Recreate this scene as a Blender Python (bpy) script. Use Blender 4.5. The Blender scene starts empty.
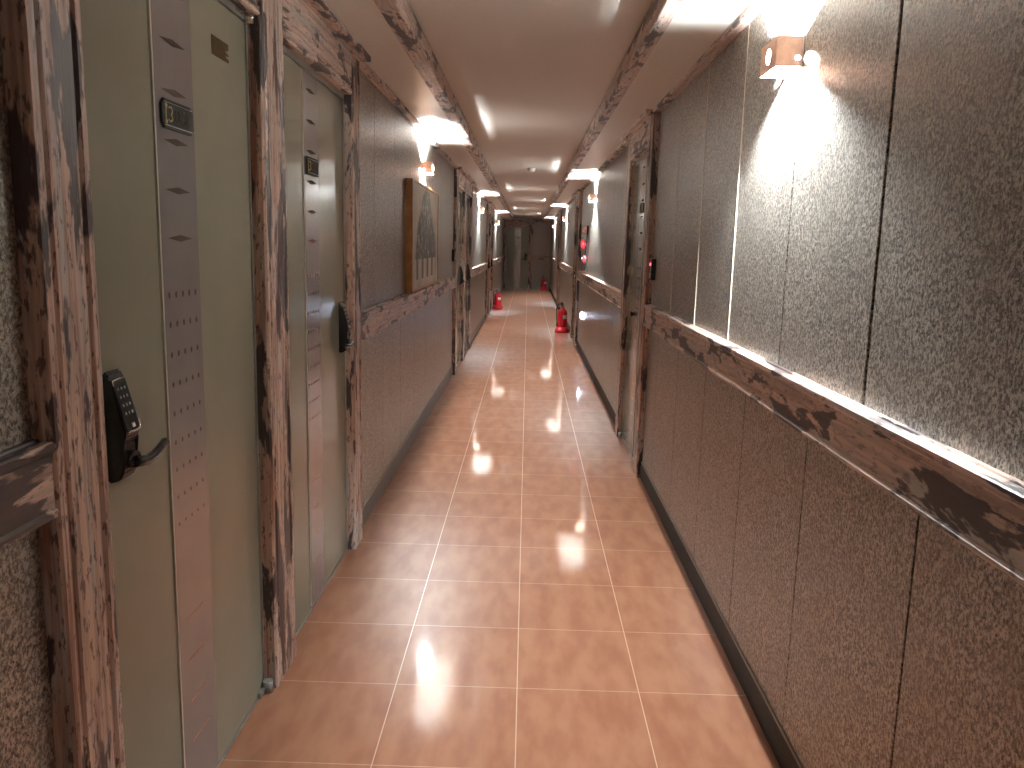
import bpy, bmesh, math, random
from mathutils import Vector, Matrix
random.seed(4)
SC = bpy.context.scene
COL = SC.collection
PI = math.pi

# ---------------------------------------------------------------- dimensions (metres, corridor runs along +Y)
XL, XR = -0.79, 0.743          # wall faces
ZS, ZC = 2.195, 2.288          # soffit underside, tray ceiling
SL, SR = -0.466, 0.425         # inner faces of the soffits
YB, YE = -5.6, 27.2            # back and end of the corridor
RT, RB = 1.070, 0.945          # chair rail top / bottom
HB = 2.008                     # underside of the door headers
BB = 0.10                      # baseboard height

# ---------------------------------------------------------------- node materials
def new_mat(name):
    m = bpy.data.materials.new(name); m.use_nodes = True
    nt = m.node_tree; nt.nodes.clear()
    out = nt.nodes.new('ShaderNodeOutputMaterial')
    b = nt.nodes.new('ShaderNodeBsdfPrincipled')
    nt.links.new(b.outputs[0], out.inputs[0])
    return m, nt, b
def N(nt, t, **kw):
    n = nt.nodes.new(t)
    for k, v in kw.items():
        if k.startswith('i_'):
            n.inputs[k[2:].replace('_', ' ')].default_value = v
        else: setattr(n, k, v)
    return n
def setin(nt, sock, v):
    if hasattr(v, 'is_linked') or isinstance(v, bpy.types.NodeSocket): nt.links.new(v, sock)
    else: sock.default_value = v
def math_(nt, op, a, b=0.0, c=None, clamp=False):
    n = nt.nodes.new('ShaderNodeMath'); n.operation = op; n.use_clamp = clamp
    setin(nt, n.inputs[0], a); setin(nt, n.inputs[1], b)
    if c is not None: setin(nt, n.inputs[2], c)
    return n.outputs[0]
def mix(nt, f, a, b, mode='MIX'):
    n = nt.nodes.new('ShaderNodeMix'); n.data_type = 'RGBA'; n.blend_type = mode
    setin(nt, n.inputs[0], f)
    for s, v in ((n.inputs[6], a), (n.inputs[7], b)):
        if isinstance(v, bpy.types.NodeSocket): nt.links.new(v, s)
        else: s.default_value = (*v, 1)
    return n.outputs[2]
def ramp(nt, f, lo, hi):
    n = nt.nodes.new('ShaderNodeMapRange'); n.clamp = True
    nt.links.new(f, n.inputs[0]); n.inputs[1].default_value = lo; n.inputs[2].default_value = hi
    n.interpolation_type = 'SMOOTHSTEP'
    return n.outputs[0]
def pos(nt, scale=(1, 1, 1), off=(0, 0, 0)):
    g = nt.nodes.new('ShaderNodeNewGeometry'); m = nt.nodes.new('ShaderNodeMapping')
    nt.links.new(g.outputs['Position'], m.inputs[0])
    m.inputs['Scale'].default_value = scale; m.inputs['Location'].default_value = off
    return m.outputs[0]
def noise(nt, vec, scale, detail=4, rough=.55, dist=0.0):
    n = nt.nodes.new('ShaderNodeTexNoise'); nt.links.new(vec, n.inputs[0])
    n.inputs['Scale'].default_value = scale; n.inputs['Detail'].default_value = detail
    n.inputs['Roughness'].default_value = rough; n.inputs['Distortion'].default_value = dist
    return n.outputs[0]
def bump(nt, b, h, strength, dist):
    n = nt.nodes.new('ShaderNodeBump'); n.inputs['Strength'].default_value = strength
    n.inputs['Distance'].default_value = dist
    nt.links.new(h, n.inputs['Height']); nt.links.new(n.outputs[0], b.inputs['Normal'])
def simple(name, col, rough=.5, metal=0.0, spec=.5, em=None, es=0, var=.06, vs=30):
    m, nt, b = new_mat(name)
    v = noise(nt, pos(nt), vs, 3)
    dark = tuple(c * (1 - var) for c in col); lite = tuple(min(1, c * (1 + var)) for c in col)
    nt.links.new(mix(nt, ramp(nt, v, .35, .65), dark, lite), b.inputs['Base Color'])
    b.inputs['Roughness'].default_value = rough; b.inputs['Metallic'].default_value = metal
    b.inputs['Specular IOR Level'].default_value = spec
    if em:
        b.inputs['Emission Color'].default_value = (*em, 1); b.inputs['Emission Strength'].default_value = es
    return m

def wood(name, axis, base=(.50, .335, .265), patchy=.5, fine=1.0, red=.75):
    """distressed paint over dark timber, grain and wear drawn out along one axis"""
    m, nt, b = new_mat(name)
    def sc(a, c): return tuple(a if i == axis else c for i in range(3))
    fine_n = noise(nt, pos(nt, sc(3.0, 75)), 1, 5, .62)
    mid_n = noise(nt, pos(nt, sc(2.2, 26), (3, 1, 7)), 1, 5, .6, .6)
    pat_n = noise(nt, pos(nt, sc(3.6, 15), (11, 4, 2)), 1, 5, .60, .35)
    spk_n = noise(nt, pos(nt, sc(28, 95), (1, 8, 2)), 1, 3, .6)
    red_n = noise(nt, pos(nt, sc(1.6, 48), (7, 3, 9)), 1, 3, .5)
    c = mix(nt, ramp(nt, fine_n, .35, .66), tuple(x * .72 for x in base), tuple(min(1, x * 1.38) for x in base))
    c = mix(nt, ramp(nt, mid_n, .50, .64), c, (.48, .43, .40))
    c = mix(nt, math_(nt, 'MULTIPLY', ramp(nt, red_n, .56, .66), red), c, (.25, .085, .05))
    c = mix(nt, math_(nt, 'MULTIPLY', ramp(nt, spk_n, .565, .63), .85 * fine), c, (.10, .055, .05))
    c = mix(nt, math_(nt, 'MULTIPLY', ramp(nt, pat_n, patchy, patchy + .045), .95), c, (.035, .022, .024))
    nt.links.new(c, b.inputs['Base Color'])
    b.inputs['Roughness'].default_value = .42
    bump(nt, b, math_(nt, 'ADD', fine_n, math_(nt, 'MULTIPLY', pat_n, -.8)), .35, .004)
    return m
WOOD_Z = wood('worn paint upright', 2, (.44, .30, .235), .518)
WOOD_Y = wood('worn paint lengthwise', 1, (.52, .38, .31), .52, .6, .3)
WOOD_X = wood('worn paint crosswise', 0, (.46, .32, .26), .53)

def wall_mat():
    m, nt, b = new_mat('speckled stone wallpaper')
    p = pos(nt, (1, 1, .82))
    n1 = noise(nt, p, 150, 4, .65)
    n2 = noise(nt, pos(nt, (1, 1, .9), (5, 2, 1)), 125, 3, .65)
    n3 = noise(nt, p, 7, 4, .6)
    c = mix(nt, ramp(nt, n1, .40, .61), (.15, .13, .11), (.56, .505, .445))
    c = mix(nt, math_(nt, 'MULTIPLY', ramp(nt, n2, .55, .61), .9), c, (.04, .032, .027))
    c = mix(nt, math_(nt, 'MULTIPLY', ramp(nt, n3, .40, .62), .25), c, (.27, .225, .18))
    nt.links.new(c, b.inputs['Base Color'])
    b.inputs['Roughness'].default_value = .36
    b.inputs['Specular IOR Level'].default_value = .7
    b.inputs['Metallic'].default_value = .35
    bump(nt, b, math_(nt, 'SUBTRACT', n1, math_(nt, 'MULTIPLY', n2, .6)), .35, .003)
    return m
STONE = wall_mat()

def floor_mat():
    m, nt, b = new_mat('polished terracotta tile')
    g = nt.nodes.new('ShaderNodeNewGeometry'); s = nt.nodes.new('ShaderNodeSeparateXYZ')
    nt.links.new(g.outputs['Position'], s.inputs[0])
    TX, TY, OX, OY = .3895, .4155, .004, 2.4275
    def edge(v, t, o, w):
        u = math_(nt, 'DIVIDE', math_(nt, 'SUBTRACT', v, o), t)
        fr = math_(nt, 'FRACT', u)
        d = math_(nt, 'MINIMUM', fr, math_(nt, 'SUBTRACT', 1.0, fr))
        return math_(nt, 'LESS_THAN', math_(nt, 'MULTIPLY', d, t), w), math_(nt, 'FLOOR', u)
    ex, ix = edge(s.outputs[0], TX, OX, .0016); ey, iy = edge(s.outputs[1], TY, OY, .0016)
    # beyond the wall-side joints the border strip has no lengthwise joint
    ex = math_(nt, 'MULTIPLY', ex, math_(nt, 'LESS_THAN', math_(nt, 'ABSOLUTE', s.outputs[0]), .5))
    grout = math_(nt, 'MAXIMUM', ex, ey)
    cmb = nt.nodes.new('ShaderNodeCombineXYZ'); nt.links.new(ix, cmb.inputs[0]); nt.links.new(iy, cmb.inputs[1])
    wn = nt.nodes.new('ShaderNodeTexWhiteNoise'); nt.links.new(cmb.outputs[0], wn.inputs[0])
    n1 = noise(nt, pos(nt, (3.0, 1, 1)), 5, 3, .5)
    c = mix(nt, ramp(nt, n1, .3, .7), (.235, .093, .052), (.300, .135, .076))
    c = mix(nt, math_(nt, 'MULTIPLY', wn.outputs[0], .10), c, (.42, .24, .16))
    c = mix(nt, math_(nt, 'MULTIPLY', math_(nt, 'ADD', math_(nt, 'MULTIPLY', ex, .25), math_(nt, 'MULTIPLY', grout, .28)), 1.0), c, (.55, .40, .30))
    nt.links.new(c, b.inputs['Base Color'])
    r = math_(nt, 'ADD', .05, math_(nt, 'MULTIPLY', grout, .3))
    nt.links.new(r, b.inputs['Roughness'])
    # polished glaze with a soft hazy sheen under it
    b2 = nt.nodes.new('ShaderNodeBsdfPrincipled'); nt.links.new(c, b2.inputs['Base Color']); b2.inputs['Roughness'].default_value = .36
    for q in (b, b2): q.inputs['Specular IOR Level'].default_value = .62
    ms = nt.nodes.new('ShaderNodeMixShader'); ms.inputs[0].default_value = .36
    nt.links.new(b.outputs[0], ms.inputs[1]); nt.links.new(b2.outputs[0], ms.inputs[2])
    out = [n for n in nt.nodes if n.type == 'OUTPUT_MATERIAL'][0]
    nt.links.new(ms.outputs[0], out.inputs[0])
    return m
FLOOR = floor_mat()

def paper_mat():
    m, nt, b = new_mat('beige ceiling paper')
    n1 = noise(nt, pos(nt, (1, 6, 1)), 60, 3)
    nt.links.new(mix(nt, ramp(nt, n1, .3, .7), (.66, .61, .55), (.72, .67, .61)), b.inputs['Base Color'])
    b.inputs['Roughness'].default_value = .6
    bump(nt, b, n1, .08, .002)
    return m
PAPER = paper_mat()
SOFFIT = simple('cream soffit board', (.74, .68, .60), .32, var=.02)
LEAF = simple('olive beige door enamel', (.235, .222, .165), .16, var=.03, vs=4)
LEAF_LINE = simple('pale door bead', (.42, .40, .32), .3)
STRIP = simple('brushed metal door strip', (.38, .355, .35), .17, metal=.55, var=.03, vs=9)
ETCH = simple('brown etched mark', (.045, .030, .017), .7, spec=.15)
ETCH_DOT = simple('rust etched dot', (.055, .028, .018), .7, spec=.15)
ORANGE_LINE = simple('thin orange line', (.42, .16, .07), .5)
BLACK = simple('black lock plastic', (.012, .012, .012), .25)
BLACKM = simple('matt black', (.014, .012, .011), .55, spec=.25)
CHROME = simple('chrome', (.72, .71, .68), .18, metal=1)
STEEL = simple('grey steel', (.34, .33, .30), .35, metal=.6)
GOLD = simple('dull gold', (.42, .33, .13), .35, metal=.7)
BROWNCARD = simple('brown card', (.070, .046, .022), .8, spec=.1)
DIMGOLD = simple('tarnished gold', (.085, .072, .035), .5, metal=.4)
SKIRT = simple('dark skirting', (.022, .017, .012), .6, spec=.2)
SKIRT_TOP = simple('skirting lip', (.20, .17, .13), .35)
SKIRT_L = simple('grey skirting', (.085, .080, .072), .35)
LIT_JOINT = simple('painted lit joint edge', (.62, .53, .42), .4)
GAP = simple('dark joint', (.06, .045, .033), .7)
COPPER = simple('copper brown lamp casing', (.72, .44, .32), .4, metal=.1, var=.1)
REFL = simple('white lamp lining', (.85, .82, .75), .5)
RED = simple('red enamel', (.50, .012, .022), .28, var=.04)
REDP = simple('red plastic', (.62, .03, .045), .3)
WHITEP = simple('white plastic', (.75, .73, .70), .4)
ORANGEW = simple('varnished orange wood', (.34, .165, .055), .35, var=.2, vs=12)
PINKGLASS = simple('pale pink lamp dome', (.80, .52, .50), .2)

def frosted():
    m, nt, b = new_mat('frosted lens')
    out = [n for n in nt.nodes if n.type == 'OUTPUT_MATERIAL'][0]
    t = nt.nodes.new('ShaderNodeBsdfTranslucent'); t.inputs[0].default_value = (.95, .92, .86, 1)
    nt.links.new(t.outputs[0], out.inputs[0]); nt.nodes.remove(b)
    return m

def emit(name, col, s):
    m = bpy.data.materials.new(name); m.use_nodes = True; nt = m.node_tree; nt.nodes.clear()
    o = nt.nodes.new('ShaderNodeOutputMaterial'); e = nt.nodes.new('ShaderNodeEmission')
    e.inputs[0].default_value = (*col, 1); e.inputs[1].default_value = s
    nt.links.new(e.outputs[0], o.inputs[0]); return m
BULB = emit('halogen bulb glow', (.895, .975, 1.0), 38000)
FROST = emit('glowing frosted lens', (.895, .975, .985), 290)
LEDBLUE = emit('cool white night light', (.60, .75, 1.0), 45)
LEDRED = emit('red indicator', (1, .05, .06), 3)

def art_mat(yc, zc, hw, hh, seed):
    m, nt, b = new_mat('silvery printed panel')
    g = nt.nodes.new('ShaderNodeNewGeometry'); s = nt.nodes.new('ShaderNodeSeparateXYZ')
    nt.links.new(g.outputs['Position'], s.inputs[0])
    u = math_(nt, 'DIVIDE', math_(nt, 'SUBTRACT', s.outputs[1], yc), hw)
    v = math_(nt, 'DIVIDE', math_(nt, 'SUBTRACT', s.outputs[2], zc), hh)
    au = math_(nt, 'ABSOLUTE', u)
    n1 = noise(nt, pos(nt, (1, .7, 1), (seed, 0, 0)), 22, 6, .7)
    n2 = noise(nt, pos(nt, (1, .5, 1), (seed, 3, 0)), 9, 4, .6)
    w = math_(nt, 'MULTIPLY', math_(nt, 'SQRT', math_(nt, 'MAXIMUM', math_(nt, 'SUBTRACT', .95, v), 0)), .74)
    inside = ramp(nt, math_(nt, 'ADD', math_(nt, 'SUBTRACT', w, au), math_(nt, 'MULTIPLY', math_(nt, 'SUBTRACT', n2, .5), .5)), -.04, .12)
    crown = math_(nt, 'MULTIPLY', inside, math_(nt, 'GREATER_THAN', v, -.42))
    mott = math_(nt, 'MULTIPLY', crown, ramp(nt, n1, .32, .50))
    wv = math_(nt, 'SINE', math_(nt, 'MULTIPLY', u, 17))
    band = math_(nt, 'MULTIPLY', math_(nt, 'LESS_THAN', v, -.42), math_(nt, 'GREATER_THAN', v, -.80))
    bars = math_(nt, 'MULTIPLY', math_(nt, 'MULTIPLY', band, ramp(nt, wv, .1, .6)), math_(nt, 'LESS_THAN', au, .8))
    c = mix(nt, ramp(nt, n2, .3, .7), (.42, .385, .33), (.56, .52, .46))
    c = mix(nt, math_(nt, 'MULTIPLY', mott, .9), c, (.035, .032, .028))
    c = mix(nt, math_(nt, 'MULTIPLY', bars, .85), c, (.06, .05, .04))
    nt.links.new(c, b.inputs['Base Color']); b.inputs['Roughness'].default_value = .55; b.inputs['Specular IOR Level'].default_value = .25
    return m

# ---------------------------------------------------------------- mesh helpers
def BM(): return bmesh.new()
def box(bm, x0, x1, y0, y1, z0, z1, bev=0, mi=0):
    if x1 < x0: x0, x1 = x1, x0
    r = bmesh.ops.create_cube(bm, size=1)
    for v in r['verts']:
        v.co = Vector(((x0 + x1) / 2 + v.co.x * (x1 - x0), (y0 + y1) / 2 + v.co.y * (y1 - y0), (z0 + z1) / 2 + v.co.z * (z1 - z0)))
    fs = {f for v in r['verts'] for f in v.link_faces}
    for f in fs: f.material_index = mi
    if bev:
        es = {e for v in r['verts'] for e in v.link_edges}
        bmesh.ops.bevel(bm, geom=list(es), offset=bev, segments=2, affect='EDGES', profile=.5)
    return bm
def prism(bm, ring, vec, mi=0):
    vec = Vector(vec)
    a = [bm.verts.new(Vector(p)) for p in ring]; b = [bm.verts.new(Vector(p) + vec) for p in ring]
    n = len(ring); fs = []
    for i in range(n): fs.append(bm.faces.new((a[i], a[(i + 1) % n], b[(i + 1) % n], b[i])))
    fs.append(bm.faces.new(a[::-1])); fs.append(bm.faces.new(b))
    for f in fs: f.material_index = mi
    return bm
def tube(bm, pts, r, seg=10, mi=0, r2=None):
    """round bar through pts, radius r (tapering to r2)"""
    pts = [Vector(p) for p in pts]; rings = []
    up = None
    for i, p in enumerate(pts):
        t = (pts[min(i + 1, len(pts) - 1)] - pts[max(i - 1, 0)]).normalized()
        if up is None:
            up = t.orthogonal().normalized()
        up = (up - t * up.dot(t)).normalized(); s = t.cross(up)
        k = i / max(1, len(pts) - 1); rr = r if r2 is None else r + (r2 - r) * k
        rings.append([bm.verts.new(p + (up * math.cos(a) + s * math.sin(a)) * rr) for a in [2 * PI * j / seg for j in range(seg)]])
    for A, B in zip(rings, rings[1:]):
        for j in range(seg):
            f = bm.faces.new((A[j], A[(j + 1) % seg], B[(j + 1) % seg], B[j])); f.material_index = mi; f.smooth = True
    for R in (rings[0][::-1], rings[-1]):
        bm.faces.new(R).material_index = mi
    return bm
def lathe(bm, prof, c, axis='Z', seg=24, mi=0, sgn=1):
    """prof = [(radius, height)...] revolved round an axis through c"""
    rings = []
    def P(r, h, a):
        u, w = r * math.cos(a), r * math.sin(a)
        v = {'Z': (u, w, h * sgn), 'X': (h * sgn, u, w), 'Y': (u, h * sgn, w)}[axis]
        return Vector(c) + Vector(v)
    for r, h in prof:
        if r < 1e-6: rings.append([bm.verts.new(P(0, h, 0))])
        else: rings.append([bm.verts.new(P(r, h, 2 * PI * j / seg)) for j in range(seg)])
    for A, B in zip(rings, rings[1:]):
        for j in range(seg):
            k = (j + 1) % seg
            vs = [A[j], A[k], B[k], B[j]] if len(A) > 1 and len(B) > 1 else ([A[0], B[k], B[j]] if len(A) == 1 and len(B) > 1 else [A[j], A[k], B[0]])
            if len(A) == 1 and len(B) == 1: continue
            f = bm.faces.new(vs); f.material_index = mi; f.smooth = True
    return bm
def holed_plate(bm, O, U, V, T, w, h, cu, cv, r, t, seg=20, mi=0):
    """flat plate w x h from corner O along unit U,V, thickness t along T, with a round hole"""
    O, U, V, T = map(Vector, (O, U, V, T))
    def edge_pt(a):
        dx, dy = math.cos(a), math.sin(a); ks = []
        if dx > 1e-9: ks.append((w - cu) / dx)
        if dx < -1e-9: ks.append(-cu / dx)
        if dy > 1e-9: ks.append((h - cv) / dy)
        if dy < -1e-9: ks.append(-cv / dy)
        k = min(ks); return cu + dx * k, cv + dy * k
    angs = sorted([2 * PI * j / seg for j in range(seg)] + [math.atan2(y - cv, x - cu) % (2 * PI) for x, y in ((0, 0), (w, 0), (w, h), (0, h))])
    L = []
    for a in angs:
        eu, ev = edge_pt(a); hu, hv = cu + r * math.cos(a), cv + r * math.sin(a)
        L.append([bm.verts.new(O + U * x + V * y + T * z) for (x, y, z) in ((eu, ev, 0), (hu, hv, 0), (hu, hv, t), (eu, ev, t))])
    n = len(L)
    for i in range(n):
        A, B = L[i], L[(i + 1) % n]
        for k in range(4):
            vs = [A[k], B[k], B[(k + 1) % 4], A[(k + 1) % 4]]
            f = bm.faces.new(vs); f.material_index = mi
    return bm
def obj(name, bm, mats, parent=None):
    if not isinstance(mats, (list, tuple)): mats = [mats]
    bmesh.ops.remove_doubles(bm, verts=bm.verts, dist=1e-6)
    bmesh.ops.recalc_face_normals(bm, faces=bm.faces)
    me = bpy.data.meshes.new(name)
    off = Vector((0, 0, 0)); p = parent
    while p is not None: off += p.location; p = p.parent
    if parent is None:
        c = Vector((0, 0, 0))
        if len(bm.verts):
            xs = [v.co for v in bm.verts]
            c = Vector(((min(v.x for v in xs) + max(v.x for v in xs)) / 2, (min(v.y for v in xs) + max(v.y for v in xs)) / 2, min(v.z for v in xs)))
        off = c
    bmesh.ops.translate(bm, verts=bm.verts, vec=-off)
    bm.to_mesh(me); bm.free()
    for m in mats: me.materials.append(m)
    o = bpy.data.objects.new(name, me); COL.objects.link(o)
    if parent is None: o.location = off
    else: o.parent = parent
    return o
def tag(o, label=None, cat=None, group=None, kind=None):
    if label: o['label'] = label
    if cat: o['category'] = cat
    if group: o['group'] = group
    if kind: o['kind'] = kind
    return o
def empty(name, loc, label, cat, group=None, kind=None):
    o = bpy.data.objects.new(name, None); COL.objects.link(o); o.location = loc; o.empty_display_size = .1
    return tag(o, label, cat, group, kind)

# side: s=-1 left wall, s=+1 right wall; "out" is measured from the wall face into the corridor
def wx(s, out): return (XL + out) if s < 0 else (XR - out)

# ---------------------------------------------------------------- door layout
# (side, opening start, opening end, near post width, far post width or None when shared, lock at 'near'/'far')
DOORS = [
    dict(s=-1, a=1.435, b=2.380, pn=.165, pf=.215, lock='near', room=True,
         label='olive steel door with black keypad lock and brown sticker, nearest the camera'),
    dict(s=-1, a=2.595, b=3.580, pn=0, pf=.155, lock='far', room=True,
         label='olive steel door mirroring lamp light, between the nearest door and the picture'),
    dict(s=-1, a=8.910, b=9.860, pn=.160, pf=.210, lock='far', room=True,
         label='olive door just past the large picture, first of that pair'),
    dict(s=-1, a=10.070, b=11.050, pn=0, pf=.155, lock='far', room=True,
         label='olive door sharing a post with the door just past the picture'),
    dict(s=-1, a=15.760, b=16.700, pn=.160, pf=.210, lock='far', room=True,
         label='small far olive door on the picture side, two posts before the floor extinguisher'),
    dict(s=-1, a=16.910, b=17.890, pn=0, pf=.155, lock='far', room=True,
         label='far olive door on the picture side, right beside the floor extinguisher'),
    dict(s=1, a=5.080, b=6.020, pn=.150, pf=.150, lock='knob', room=True,
         label='olive door beside the black box with a red light, opposite the picture'),
    dict(s=1, a=11.860, b=12.800, pn=.155, pf=.155, lock='near', room=True,
         label='olive door between the red wall alarm and the extinguisher with wide red base'),
    dict(s=1, a=18.650, b=19.600, pn=.155, pf=.155, lock='near', room=True,
         label='most distant olive door on the side of the red wall alarm'),
]
def span(d): return d['a'] - d['pn'], d['b'] + (d['pf'] or 0)
def free_spans(s):
    """wall stretches between the door groups"""
    occ = sorted(span(d) for d in DOORS if d['s'] == s)
    out, y = [], YB
    merged = []
    for a, b in occ:
        if merged and a - merged[-1][1] < .05: merged[-1][1] = b
        else: merged.append([a, b])
    for a, b in merged:
        out.append((y, a)); y = b
    out.append((y, YE))
    return out, merged

# ---------------------------------------------------------------- shell
b = BM(); box(b, XL - .12, XR + .12, YB - .1, YE + .1, -.05, 0)
tag(obj('floor', b, FLOOR), 'polished terracotta tile floor running the length of the corridor', 'floor', kind='structure')

b = BM()
box(b, SL - .02, SR + .02, YB - .1, YE + .1, ZC, ZC + .06)
tag(obj('ceiling', b, PAPER), 'raised beige centre ceiling between the two lowered borders', 'ceiling', kind='structure')
for s in (-1, 1):
    xi = SL if s < 0 else SR
    xo = -.536 if s < 0 else .482
    b = BM(); box(b, wx(s, -.10), xo, YB - .1, YE + .1, ZS, ZC + .06)
    tag(obj('ceiling_border', b, SOFFIT), 'lowered cream ceiling border above the ' + ('picture side wall' if s < 0 else 'side wall with the red alarm'), 'ceiling border', kind='structure')
    # wooden edge trim of the soffit: wraps under and up the inner face
    b = BM(); t = .004
    prism(b, [(xo, YB, ZS), (xo, YB, ZS - t), (xi + s * .004, YB, ZS - t), (xi, YB, ZS), (xi, YB, ZC - .012), (xi + s * .010, YB, ZC), (xo, YB, ZC)], (0, YE - YB, 0))
    tag(obj('trim_%d' % (1 if s < 0 else 2), b, WOOD_Y), 'worn wooden edging of the ceiling border on the ' + ('picture side' if s < 0 else 'red alarm side'), 'trim', kind='structure')
    # flat worn strip where soffit and wall meet; deeper over the doors
    b = BM()
    fs, ms = free_spans(s)
    for y0, y1 in fs: 
        box(b, wx(s, 0), wx(s, .045), y0, y1, ZS - .022, ZS, bev=.003)
    for y0, y1 in ms: box(b, wx(s, 0.0), wx(s, .085), y0, y1, ZS - .024, ZS, bev=.003)
    tag(obj('trim_%d' % (3 if s < 0 else 4), b, WOOD_Y), 'worn wooden strip between ceiling border and ' + ('picture side wall' if s < 0 else 'wall with the red alarm'), 'trim', kind='structure')

def panel_edges(y0, y1, phase, pitch):
    ys = []; k = math.ceil((y0 - phase) / pitch)
    while phase + k * pitch < y1 - .02:
        if phase + k * pitch > y0 + .02: ys.append(phase + k * pitch)
        k += 1
    return [y0] + ys + [y1]
PITCH = {-1: .64, 1: .617}; PH_UP = {-1: 4.27, 1: 1.772}; PH_LO = {-1: 4.50, 1: 1.48}
for s in (-1, 1):
    b = BM()
    fs, ms = free_spans(s)
    for y0, y1 in fs:
        box(b, wx(s, -.006), wx(s, -.11), y0, y1, 0, ZS, mi=1)
        for (z0, z1, ph) in ((0.02, RB + .02, PH_LO[s]), (RT - .02, ZS, PH_UP[s])):
            ys = panel_edges(y0, y1, ph, PITCH[s])
            for i, (p, q) in enumerate(zip(ys, ys[1:])):
                g = .0022
                wide = (s > 0 and z1 > 2 and abs(p - 1.772) < .01)
                p2 = p + (.010 if wide else (g if i else 0)); q2 = q - (g if q != y1 else 0)
                e = .0025
                ring = [(wx(s, -.006), p2, z0), (wx(s, -.001), p2, z0), (wx(s, 0), p2 + e, z0), (wx(s, 0), q2 - e, z0), (wx(s, -.001), q2, z0), (wx(s, -.006), q2, z0)]
                prism(b, ring, (0, 0, z1 - z0))
                if s > 0 and z1 > 2 and 2.9 < p < 4.9: box(b, wx(s, -.004), wx(s, .0022), p - .0028, p + .0028, z0, z1, mi=2)  # added pale bead: paints in the lamp light caught on these joint edges
    for y0, y1 in ms:
        box(b, wx(s, -.075), wx(s, -.11), y0, y1, 0, ZS, mi=1)
        box(b, wx(s, -.0), wx(s, -.075), y0, y1, ZS - .004, ZS, mi=1)
    tag(obj('wall_left' if s < 0 else 'wall_right', b, [STONE, GAP, LIT_JOINT]),
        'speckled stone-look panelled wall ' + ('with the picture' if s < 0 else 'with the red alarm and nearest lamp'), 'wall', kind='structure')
    # baseboards
    b = BM()
    for y0, y1 in fs:
        box(b, wx(s, 0), wx(s, .008), y0, y1, 0, BB - .006)
        prism(b, [(wx(s, 0), y0, BB - .006), (wx(s, .008), y0, BB - .006), (wx(s, .006), y0, BB), (wx(s, 0), y0, BB)], (0, y1 - y0, 0), mi=1)
    tag(obj('baseboard_left' if s < 0 else 'baseboard_right', b, [SKIRT_L if s < 0 else SKIRT, SKIRT_TOP]),
        ('grey' if s < 0 else 'dark brown') + ' skirting along the ' + ('picture side wall' if s < 0 else 'wall with the red alarm'), 'baseboard', kind='structure')

RAIL_LABEL = {-1: ['worn rail end before the nearest olive door', 'bluish worn rail under the large picture', 'worn rail past the pair of doors beyond the picture', 'farthest worn rail on the picture side, near the end door'],
              1: ['long worn rail with dark patches beside the camera', 'worn rail under the red wall alarm', 'worn rail beyond the extinguisher with the wide base', 'farthest worn rail on the red alarm side']}
n = 5
for s in (-1, 1):
    fs, ms = free_spans(s)
    for k, (y0, y1) in enumerate(fs):
        b = BM()
        pr = [(0, RB), (.034, RB), (.036, RB + .004), (.036, RB + .010), (.030, RB + .015), (.030, RT - .022), (.036, RT - .016), (.036, RT - .003), (.033, RT), (.012, RT), (.010, RT + .004), (0, RT + .004)]
        prism(b, [(wx(s, o), y0, z) for o, z in pr], (0, y1 - y0, 0))
        tag(obj('trim_%d' % n, b, WOOD_Y), RAIL_LABEL[s][k], 'chair rail', kind='structure'); n += 1

# end wall (door is built below) and the wall behind the camera
END_A, END_B = -.70, .03
b = BM()
box(b, XL, END_A - .09, YE, YE + .1, 0, ZC)
box(b, END_B + .13, XR, YE, YE + .1, 0, ZC)
box(b, END_A - .09, END_B + .13, YE, YE + .1, 2.14, ZC)
box(b, XL, XR, YE + .1, YE + .14, 0, ZC, mi=1)
tag(obj('wall_end', b, [STONE, GAP]), 'dark stone-look wall closing the far end of the corridor', 'wall', kind='structure')
b = BM(); box(b, XL - .1, XR + .1, YB - .1, YB, 0, ZC)
tag(obj('wall_back', b, STONE), 'stone-look wall closing the corridor behind the camera', 'wall', kind='structure')
b = BM(); box(b, END_B + .13, XR, YE - .03, YE, RB, RT, bev=.004)
tag(obj('trim_%d' % n, b, WOOD_X), 'worn rail across the end wall beside the end door', 'chair rail', kind='structure'); n += 1
b = BM(); box(b, XL + .036, XR - .036, YE - .02, YE, ZS - .055, ZS + .02, bev=.004)
tag(obj('trim_%d' % n, b, WOOD_X), 'worn board across the top of the end wall', 'trim', kind='structure'); n += 1

# ---------------------------------------------------------------- doors
class Frame:
    """local frame of a door: along() runs along the wall, out into the corridor"""
    def __init__(self, s=None, end=False): self.s = s; self.end = end
    def P(self, o, y, z):
        if self.end: return (y, YE - o, z)
        return (wx(self.s, o), y, z)
    def box(self, bm, o0, o1, y0, y1, z0, z1, bev=0, mi=0):
        if self.end: box(bm, y0, y1, YE - max(o0, o1), YE - min(o0, o1), z0, z1, bev, mi)
        else: box(bm, wx(self.s, o0), wx(self.s, o1), y0, y1, z0, z1, bev, mi)
    def prism(self, bm, ring, vec, mi=0):
        a = Vector(self.P(*ring[0])); c = Vector(self.P(ring[0][0] + vec[0], ring[0][1] + vec[1], ring[0][2] + vec[2]))
        prism(bm, [self.P(*r) for r in ring], c - a, mi)
    def tube(self, bm, pts, r, **k): tube(bm, [self.P(*p) for p in pts], r, **k)

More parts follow.
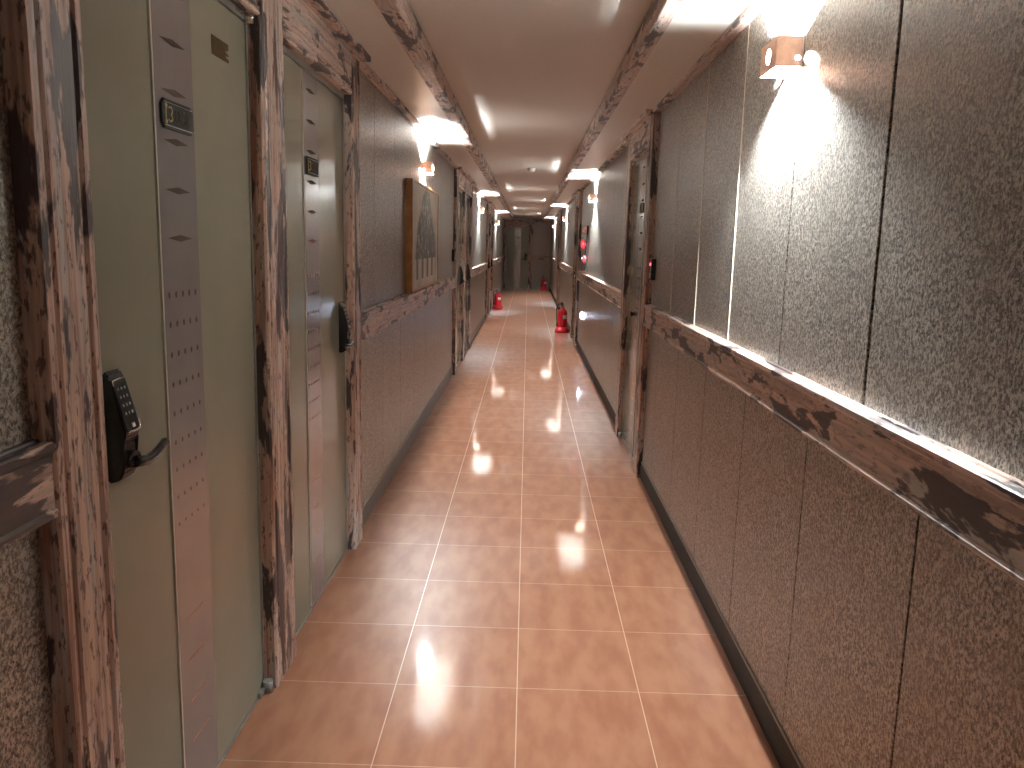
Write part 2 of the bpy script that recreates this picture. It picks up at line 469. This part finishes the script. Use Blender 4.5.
def post_bm(F, y0, y1, out=.036, z1=ZS - .024):
    b = BM(); w = y1 - y0; o = out
    pr = [(-.07, 0), (o - .006, 0), (o, .005), (o, .022), (o - .006, .028), (o - .006, .036), (o - .001, .042), (o - .001, w - .042), (o - .006, w - .036), (o - .006, w - .028), (o, w - .022), (o, w - .005), (o - .006, w), (-.07, w)]
    F.prism(b, [(a, y0 + c, 0) for a, c in pr], (0, 0, z1))
    return b
def header_bm(F, y0, y1, z0=HB, z1=ZS - .024, out=.034):
    b = BM(); h = z1 - z0; o = out
    pr = [(-.07, 0), (o - .006, 0), (o, .005), (o, .022), (o - .006, .028), (o - .006, .036), (o - .002, .042), (o - .002, h - .03), (o, h - .024), (o, h), (-.07, h)]
    F.prism(b, [(a, y0, z0 + c) for a, c in pr], (0, y1 - y0, 0))
    return b

LO = -.005     # leaf face, relative to the wall face
def build_door(i, F, d, base, lay=None):
    a, e = d['a'], d['b']; mir = d.get('mir', 1)
    R = empty('door_%d' % i, base, d['label'], 'door', kind='structure')
    if d['pn']: obj('frame_post', post_bm(F, a - d['pn'], a), WOOD_Z, R)
    if d['pf']: obj('frame_post', post_bm(F, e, e + d['pf']), WOOD_Z, R)
    obj('frame_header', header_bm(F, a, e), WOOD_X if F.end else WOOD_Y, R)
    # leaf with pale bead beside the strip
    s0 = a + .345 if not F.end else a + .26; s1 = s0 + .205
    b = BM(); F.box(b, LO - .04, LO, a + .004, e - .014, .006, HB - .022, bev=.002)
    F.box(b, LO, LO + .0035, s0 - .008, s0 - .001, .02, HB - .03, mi=1)
    leaf = obj('leaf', b, [LEAF, LEAF_LINE], R)
    # light metal casing along the top and the hinge side
    b = BM(); F.box(b, LO - .03, LO + .004, a, e, HB - .020, HB, bev=.001)
    hy = (e - .013, e - .002) if d['lock'] == 'near' else (a + .0, a + .010)
    F.box(b, LO - .03, LO + .003, e - .012, e - .001, .004, HB - .020)
    obj('steel_casing', b, STEEL, R)
    # patterned metal strip
    b = BM(); F.box(b, LO, LO + .0016, s0, s1, .01, HB - .026)
    sm = (s0 + s1) / 2; o = LO + .0017
    for k in range(6):
        z = 1.925 - .1055 * k; hw = .066
        ring = [(o, sm - hw, z), (o, sm - hw * .4, z + .0045), (o, sm, z + .0075), (o, sm + hw * .4, z + .0045), (o, sm + hw, z), (o, sm + hw * .4, z - .0045), (o, sm, z - .0075), (o, sm - hw * .4, z - .0045)]
        F.prism(b, ring, (.0006, 0, 0), mi=1)
    zs = [1.272, 1.206, 1.138, 1.070, 1.003, .936, .872, .806, .741]
    for k, z in enumerate(zs):
        r = .0075 - .0004 * k
        for j in range(5):
            y = sm + (j - 2) * .036
            F.prism(b, [(o, y + r * .62 * math.cos(t), z + r * math.sin(t)) for t in [PI * 2 * q / 8 for q in range(8)]], (.0006, 0, 0), mi=2)
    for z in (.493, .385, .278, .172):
        F.box(b, o, o + .0006, sm - .05, sm + .05, z, z + .0025, mi=3)  # short thin orange lines low on the strip
    obj('metal_strip', b, [STRIP, ETCH, ETCH_DOT, ORANGE_LINE], leaf)
    # number plate with cut corners and gold ornament
    py0, py1, pz0, pz1 = s0 + .022, s1 - .018, 1.632, 1.694
    c = .013
    b = BM(); o = LO + .002
    F.prism(b, [(o, py0 + c, pz0), (o, py1 - c, pz0), (o, py1, pz0 + c), (o, py1, pz1 - c), (o, py1 - c, pz1), (o, py0 + c, pz1), (o, py0, pz1 - c), (o, py0, pz0 + c)], (.006, 0, 0))
    F.box(b, o + .006, o + .0068, py0 + .012, py1 - .010, pz0 + .006, pz0 + .008, mi=2)
    F.box(b, o + .006, o + .0068, py0 + .012, py1 - .010, pz1 - .008, pz1 - .006, mi=2)
    oo = o + .0065
    zc = (pz0 + pz1) / 2
    F.tube(b, [(oo, py0 + .016, zc - .016), (oo, py0 + .014, zc), (oo, py0 + .016, zc + .016)], .0022, seg=6, mi=1)
    for z in (zc - .017, zc + .017):
        F.prism(b, [(o + .005, py0 + .017 + .005 * math.cos(t), z + .0045 * math.sin(t)) for t in [PI * 2 * q / 10 for q in range(10)]], (.003, 0, 0), mi=1)
    def arc(yc, z0, ry, rz, a0, a1, rr=.0019, mi=1):
        F.tube(b, [(oo, yc + ry * math.cos(math.radians(t)), z0 + rz * math.sin(math.radians(t))) for t in [a0 + (a1 - a0) * q / 10 for q in range(11)]], rr, seg=6, mi=mi)
    arc(py0 + .038, zc + .0075, .010, .0075, 150, -90); arc(py0 + .038, zc - .0075, .010, .0075, 90, -150)
    arc(py0 + .076, zc, .011, .015, 0, 360, .0013, 3)
    arc(py0 + .112, zc, .011, .015, 0, 360, .0013, 3)
    obj('number_plate', b, [BLACKM, GOLD, STEEL, DIMGOLD], leaf)
    if d['lock'] == 'knob':
        b = BM(); ky = a + .612
        F.tube(b, [(LO, ky, .952), (LO + .012, ky, .952)], .011, seg=12); F.tube(b, [(LO + .012, ky, .952), (LO + .030, ky, .952)], .017, seg=14)
        obj('knob', b, BLACK, R)
    # electronic lock: wedge body, glossy keypad with chrome corners, lever below
    if d['lock'] != 'knob':
        n_ = 1 if d['lock'] == 'near' else -1
        y0 = a + .068 if n_ > 0 else e - .068
        def yy(t): return y0 + n_ * t
        b = BM()
        F.prism(b, [(LO, yy(0), 1.146), (LO + .010, yy(0), 1.144), (LO + .015, yy(0), 1.130), (LO + .042, yy(0), 1.030), (LO + .040, yy(0), 1.018), (LO + .034, yy(0), 1.010), (LO + .034, yy(0), .952), (LO + .024, yy(0), .934), (LO, yy(0), .928)], (0, n_ * .058, 0))
        bmesh.ops.bevel(b, geom=list(b.edges), offset=.004, segments=2, affect='EDGES')
        body = obj('lock_body', b, BLACK, R)
        b = BM()   # keypad face plate
        tiltv = Vector((.0165, 0, -.105))
        def kp(u, v, h): # u along y 0..1, v down 0..1
            return (LO + .0150 + .0268 * v + h, yy(.004 + .050 * u), 1.129 - .098 * v)
        F.prism(b, [kp(0, 0, 0), kp(1, 0, 0), kp(1, 1, 0), kp(0, 1, 0)], (.003, 0, 0))
        F.prism(b, [kp(.42, .86, .003), kp(.62, .86, .003), kp(.62, .94, .003), kp(.42, .94, .003)], (.0012, 0, 0), mi=1)
        for q in range(3):
            for w_ in range(4):
                F.prism(b, [kp(.2 + .25 * q, .15 + .16 * w_, .003), kp(.3 + .25 * q, .15 + .16 * w_, .003), kp(.3 + .25 * q, .20 + .16 * w_, .003), kp(.2 + .25 * q, .20 + .16 * w_, .003)], (.0006, 0, 0), mi=2)
        obj('keypad', b, [BLACK, WHITEP, STEEL], body)
        b = BM()
        F.tube(b, [kp(0.0, .10, .003), kp(.02, .01, .003), kp(.5, -.01, .003), kp(1.0, .0, .003)], .0018, seg=6)
        F.tube(b, [kp(0.05, 1.0, .003), kp(.5, 1.01, .003), kp(.92, 1.0, .003), kp(1.0, .93, .003), kp(1.01, .80, .003)], .0022, seg=6)
        obj('chrome_rim', b, CHROME, body)
        b = BM()   # lever
        F.tube(b, [(LO + .028, yy(.030), .972), (LO + .046, yy(.030), .972)], .017, seg=14)
        F.tube(b, [(LO + .047, yy(.018), .970), (LO + .050, yy(.04), .966), (LO + .051, yy(.062), .962), (LO + .050, yy(.090), .964), (LO + .047, yy(.125), .969), (LO + .043, yy(.160), .976)], .0115, seg=10, r2=.0085)
        obj('handle', b, BLACK, R)
    # hinges / pivots
    hs = a if d['lock'] == 'far' else e
    k = 1 if d['lock'] == 'far' else -1
    b = BM()
    F.box(b, LO + .002, LO + .010, min(hs + k * .10, hs), max(hs + k * .10, hs), HB - .012, HB + .002, bev=.002)
    F.tube(b, [(LO + .014, hs + k * .018, HB - .028), (LO + .014, hs + k * .018, HB + .006)], .013, seg=14)
    F.tube(b, [(LO + .014, hs + k * .018, HB - .014), (LO + .014, hs + k * .018, HB - .010)], .0145, seg=14)
    obj('top_hinge', b, CHROME, R)
    b = BM()
    F.box(b, LO, LO + .012, min(hs + k * .07, hs), max(hs + k * .07, hs), .004, .022, bev=.002)
    F.tube(b, [(LO + .018, hs + k * .022, .002), (LO + .018, hs + k * .022, .038)], .016, seg=14)
    obj('bottom_hinge', b, STEEL, R)
    b = BM(); F.box(b, -.07, LO + .004, a, e, -.001, .005)
    obj('threshold', b, STEEL, R)
    if i == 1:
        b = BM()
        o = LO
        z1, z0 = 1.896, 1.850; ya, yb = 2.117, 2.232
        F.prism(b, [(o, ya, z0), (o, yb, z0), (o, yb, z0 + .008), (o, yb - .022, z0 + .011), (o, yb - .022, z0 + .014), (o, yb, z0 + .016), (o, yb, z0 + .020), (o, yb - .026, z0 + .024), (o, yb, z0 + .030), (o, yb, z1), (o, ya, z1)], (.0012, 0, 0))
        tag(obj('sticker', b, BROWNCARD, leaf), 'brown sticker')
    return R
for i, d in enumerate(DOORS):
    build_door(i + 1, Frame(d['s']), d, (wx(d['s'], 0), d['a'], 0))
dE = dict(a=END_A, b=END_B, pn=.085, pf=.13, lock='far', label='dark olive door in the wall at the far end of the corridor')
build_door(len(DOORS) + 1, Frame(end=True), dE, (END_A, YE, 0))

# ---------------------------------------------------------------- wall lamps
def build_lamp(s, yc, label):
    R = empty('wall_lamp', (wx(s, 0), yc, 1.905), label, 'wall lamp', 'copper box lamps high on the corridor walls')
    z0, z1, L, D, t = 1.905, 1.986, .077, .075, .003
    U = (0, 1, 0); V = (0, 0, 1); S = Vector((-1 if s > 0 else 1, 0, 0))
    b = BM()
    X = lambda o: wx(s, o)
    holed_plate(b, (X(D - t), yc - L, z0), U, V, S, 2 * L, z1 - z0, L, (z1 - z0) / 2, .021, t)         # front with round hole
    for yv, T in ((yc - L, (0, 1, 0)), (yc + L - t, (0, 1, 0))):
        holed_plate(b, (X(.004), yv, z0), S, V, T, D - .004 - t, z1 - z0, .011, .024, .0065, t)   # ends, hole near the wall
    obj('casing', b, COPPER, R)
    b = BM(); box(b, X(.0005), X(.004), yc - L, yc + L, z0, z1)
    obj('back_plate', b, REFL, R)
    b = BM()
    lathe(b, [(0, 0), (.0205, 0), (.0205, .0015), (0, .0015)], (X(D - t - .0012), yc, (z0 + z1) / 2), axis='X', sgn=(-1 if s > 0 else 1), seg=20)
    obj('round_lens', b, FROST, R)
    b = BM(); tube(b, [(X(.004), yc, 1.955), (X(.028), yc, 1.955)], .006, seg=8)
    obj('lamp_holder', b, WHITEP, R)
    b = BM(); bmesh.ops.create_icosphere(b, subdivisions=2, radius=1)
    for v in b.verts: v.co = Vector((X(.040), yc, 1.950)) + Vector((v.co.x * .008, v.co.y * .008, v.co.z * .0150))
    obj('bulb', b, BULB, R)
    return R
build_lamp(1, 2.462, 'large glaring box lamp high on the wall, nearest the camera')
build_lamp(-1, 6.196, 'box lamp glowing on the wall directly above the large picture')
build_lamp(1, 9.40, 'box lamp glowing on the wall above the red alarm')
build_lamp(-1, 13.20, 'box lamp between the two door pairs past the picture')
build_lamp(1, 16.35, 'box lamp beyond the extinguisher with the wide base')
build_lamp(-1, 20.15, 'farthest box lamp on the picture side, past the slim extinguisher')
build_lamp(1, 23.2, 'farthest box lamp on the red alarm side, near the end wall')
build_lamp(1, -4.47, 'box lamp on the red alarm side wall behind the camera')

# ---------------------------------------------------------------- picture
R = empty('wall_picture', (XL, 6.085, 1.082), 'large silvery panel picture with dark tree-like motif hanging above the rail', 'picture')
y0, y1, z0, z1 = 5.32, 6.85, 1.082, 1.806
b = BM(); xo = -.742
box(b, XL, xo, y0, y0 + .022, z0, z1, bev=.002); box(b, XL, xo, y1 - .022, y1, z0, z1, bev=.002)
box(b, XL, xo, y0 + .022, y1 - .022, z0, z0 + .018, bev=.002); box(b, XL, xo, y0 + .022, y1 - .022, z1 - .018, z1, bev=.002)
obj('frame', b, ORANGEW, R)
b = BM(); box(b, XL + .002, xo - .004, y0 + .022, y1 - .022, z0 + .018, z1 - .018)
obj('printed_panel', b, art_mat((y0 + y1) / 2, (z0 + z1) / 2, (y1 - y0) / 2, (z1 - z0) / 2, 3.0), R)

# ---------------------------------------------------------------- small wall devices
def chime(s, y, label, red=True):
    R = empty('door_chime', (wx(s, 0), y, 1.22), label, 'door chime')
    b = BM(); box(b, wx(s, 0), wx(s, .026), y - .035, y + .035, 1.222, 1.345, bev=.004)
    obj('housing', b, BLACKM, R)
    b = BM(); box(b, wx(s, .026), wx(s, .030), y - .022, y + .022, 1.232, 1.262, bev=.001)
    obj('call_button', b, STEEL, R)
    b = BM(); lathe(b, [(0, .007), (.006, .005), (.009, 0)], (wx(s, .026), y, 1.312), 'X', 12, sgn=(-1 if s > 0 else 1))
    obj('indicator_light', b, LEDRED if red else REDP, R)
chime(1, 4.83, 'small black box with a red light beside the olive door facing the picture')
chime(-1, 8.64, 'small dark box on the wall between the picture and the next door', red=False)
chime(1, 11.60, 'small dark box on the wall just past the red alarm', red=False)

# red fire alarm set
ya = 10.35
R = empty('fire_alarm', (XR, ya, 1.12), 'red fire alarm set with pale lamp, bell and button on the upper wall', 'fire alarm')
b = BM(); box(b, XR, XR - .022, ya - .06, ya + .06, 1.115, 1.665, bev=.004)
obj('back_plate', b, BLACKM, R)
b = BM(); lathe(b, [(.045, 0), (.045, .012), (.040, .030), (.026, .052), (0, .062)], (XR - .022, ya, 1.615), 'X', 20, sgn=-1)
obj('signal_lamp', b, PINKGLASS, R)
b = BM(); lathe(b, [(.020, 0), (.020, .02), (.068, .026), (.070, .040), (.055, .060), (.02, .072), (0, .073)], (XR - .022, ya, 1.430), 'X', 24, sgn=-1)
obj('alarm_bell', b, REDP, R)
b = BM(); lathe(b, [(.052, 0), (.052, .022), (.044, .030), (.020, .030), (.018, .040), (0, .042)], (XR - .022, ya, 1.255), 'X', 20, sgn=-1)
bt = obj('call_point', b, REDP, R)
b = BM(); lathe(b, [(.016, 0), (.016, .006), (0, .008)], (XR - .062, ya, 1.262), 'X', 14, sgn=-1)
obj('push_button', b, WHITEP, bt)

# night light on the lower wall
yn = 10.75
R = empty('night_light', (XR, yn, .46), 'small glowing bluish white light low on the wall under the red alarm', 'night light')
b = BM(); box(b, XR, XR - .014, yn - .045, yn + .045, .45, .58, bev=.004)
obj('housing', b, WHITEP, R)
b = BM()
bmesh.ops.create_uvsphere(b, u_segments=16, v_segments=10, radius=1)
for v in b.verts: v.co = Vector((XR - .014, yn, .518)) + Vector((v.co.x * .022, v.co.y * .03, v.co.z * .045))
bmesh.ops.delete(b, geom=[v for v in b.verts if v.co.x > XR - .012], context='VERTS')
obj('lamp_lens', b, LEDBLUE, R)

# ---------------------------------------------------------------- fire extinguishers
def extinguisher(x, y, label, h=.50, base=True):
    R = empty('fire_extinguisher', (x, y, 0), label, 'fire extinguisher')
    k = h / .50
    if base:
        b = BM(); lathe(b, [(0, 0), (.118, 0), (.122, .012), (.118, .045), (.086, .085), (.083, .088), (.083, .03), (0, .03)], (x, y, 0), seg=28)
        obj('stand', b, RED, R)
    z = .030 if base else 0
    b = BM(); lathe(b, [(0, z), (.070, z), (.078, z + .012), (.080, z + .03), (.080, .30 * k), (.074, .335 * k), (.052, .365 * k), (.028, .385 * k), (.022, .40 * k), (.022, .412 * k), (0, .412 * k)], (x, y, 0), seg=28)
    cyl = obj('cylinder', b, RED, R)
    b = BM()
    for zz in range(1 if base != 'plain' else 0):
        n = 9; r = .0812
        pts = [(x + r * math.cos(t), y + r * math.sin(t)) for t in [math.radians(275 + 60 * q / n) for q in range(n + 1)]]
        v0 = [b.verts.new((p[0], p[1], .22 * k)) for p in pts]; v1 = [b.verts.new((p[0], p[1], .28 * k)) for p in pts]
        for q in range(n): b.faces.new((v0[q], v0[q + 1], v1[q + 1], v1[q]))
    obj('instruction_label', b, WHITEP, cyl)
    b = BM(); lathe(b, [(0, .412 * k), (.024, .412 * k), (.024, .432 * k), (.014, .440 * k), (.014, .458 * k), (0, .458 * k)], (x, y, 0), seg=16)
    obj('valve', b, STEEL, R)
    b = BM()
    tube(b, [(x, y, .462 * k), (x - .02, y - .055, .476 * k), (x - .03, y - .10, .470 * k)], .008)
    tube(b, [(x, y, .444 * k), (x - .02, y - .05, .440 * k), (x - .028, y - .09, .425 * k)], .007)
    obj('handle', b, BLACKM, R)
    b = BM()
    tube(b, [(x - .012, y, .448 * k), (x - .06, y - .01, .452 * k), (x - .098, y - .02, .40 * k), (x - .098, y - .02, .30 * k), (x - .09, y - .02, .20 * k), (x - .088, y - .02, .15 * k)], .008)
    tube(b, [(x - .088, y - .02, .16 * k), (x - .086, y - .02, .10 * k)], .011, r2=.014)
    obj('hose', b, BLACKM, R)
    return R
extinguisher(.600, 13.55, 'red extinguisher on a wide red base beside the door post past the alarm', .52)
extinguisher(-.640, 18.25, 'slim red extinguisher on the floor by the picture side posts', .46)
extinguisher(.55, 26.85, 'dim dark red extinguisher standing at the far end wall', .46)

# ---------------------------------------------------------------- ceiling detectors
def detector(x, y, label):
    R = empty('smoke_detector', (x, y, ZC), label, 'smoke detector')
    b = BM(); lathe(b, [(0, 0), (.050, 0), (.052, .010), (.046, .016), (0, .016)], (x, y, ZC), sgn=-1)
    obj('base', b, WHITEP, R)
    b = BM(); lathe(b, [(.040, .016), (.038, .028), (.026, .038), (0, .042)], (x, y, ZC), sgn=-1)
    obj('sensor_cap', b, WHITEP, R)
detector(.02, 9.75, 'small round detector in the middle of the raised ceiling')
detector(-.03, 23.6, 'tiny round detector on the ceiling near the end door')

# ---------------------------------------------------------------- camera
f_px, pitch, yaw, roll, H = 818.45, .1676, .0151, .0250, 1.4
cp, sp, cy, sy = math.cos(pitch), math.sin(pitch), math.cos(yaw), math.sin(yaw)
Fw = Vector((-sy * cp, cy * cp, -sp)); Rt = Vector((cy, sy, 0)); Up = Rt.cross(Fw)
R2 = Rt * math.cos(roll) + Up * math.sin(roll); U2 = R2.cross(Fw)
cam = bpy.data.cameras.new('camera'); co = bpy.data.objects.new('camera', cam); COL.objects.link(co)
M = Matrix((( R2.x, U2.x, -Fw.x, 0), (R2.y, U2.y, -Fw.y, 0), (R2.z, U2.z, -Fw.z, H), (0, 0, 0, 1)))
co.matrix_world = M
cam.sensor_width = 36; cam.lens = f_px / 1024 * 36; cam.clip_start = .02; cam.clip_end = 100
SC.camera = co

w = bpy.data.worlds.new('World'); SC.world = w; w.use_nodes = True
w.node_tree.nodes['Background'].inputs[0].default_value = (0, 0, 0, 1)
w.node_tree.nodes['Background'].inputs[1].default_value = 0

SC.view_settings.view_transform = 'Standard'
SC.view_settings.look = 'None'
SC.view_settings.gamma = 1
SC.view_settings.use_curve_mapping = False
SC.view_settings.exposure = 1.58
try:
    SC.cycles.max_bounces = 16; SC.cycles.diffuse_bounces = 8; SC.cycles.glossy_bounces = 6
    SC.cycles.sample_clamp_indirect = 6
    SC.cycles.use_denoising = True; SC.cycles.denoising_prefilter = 'ACCURATE'
except Exception: pass
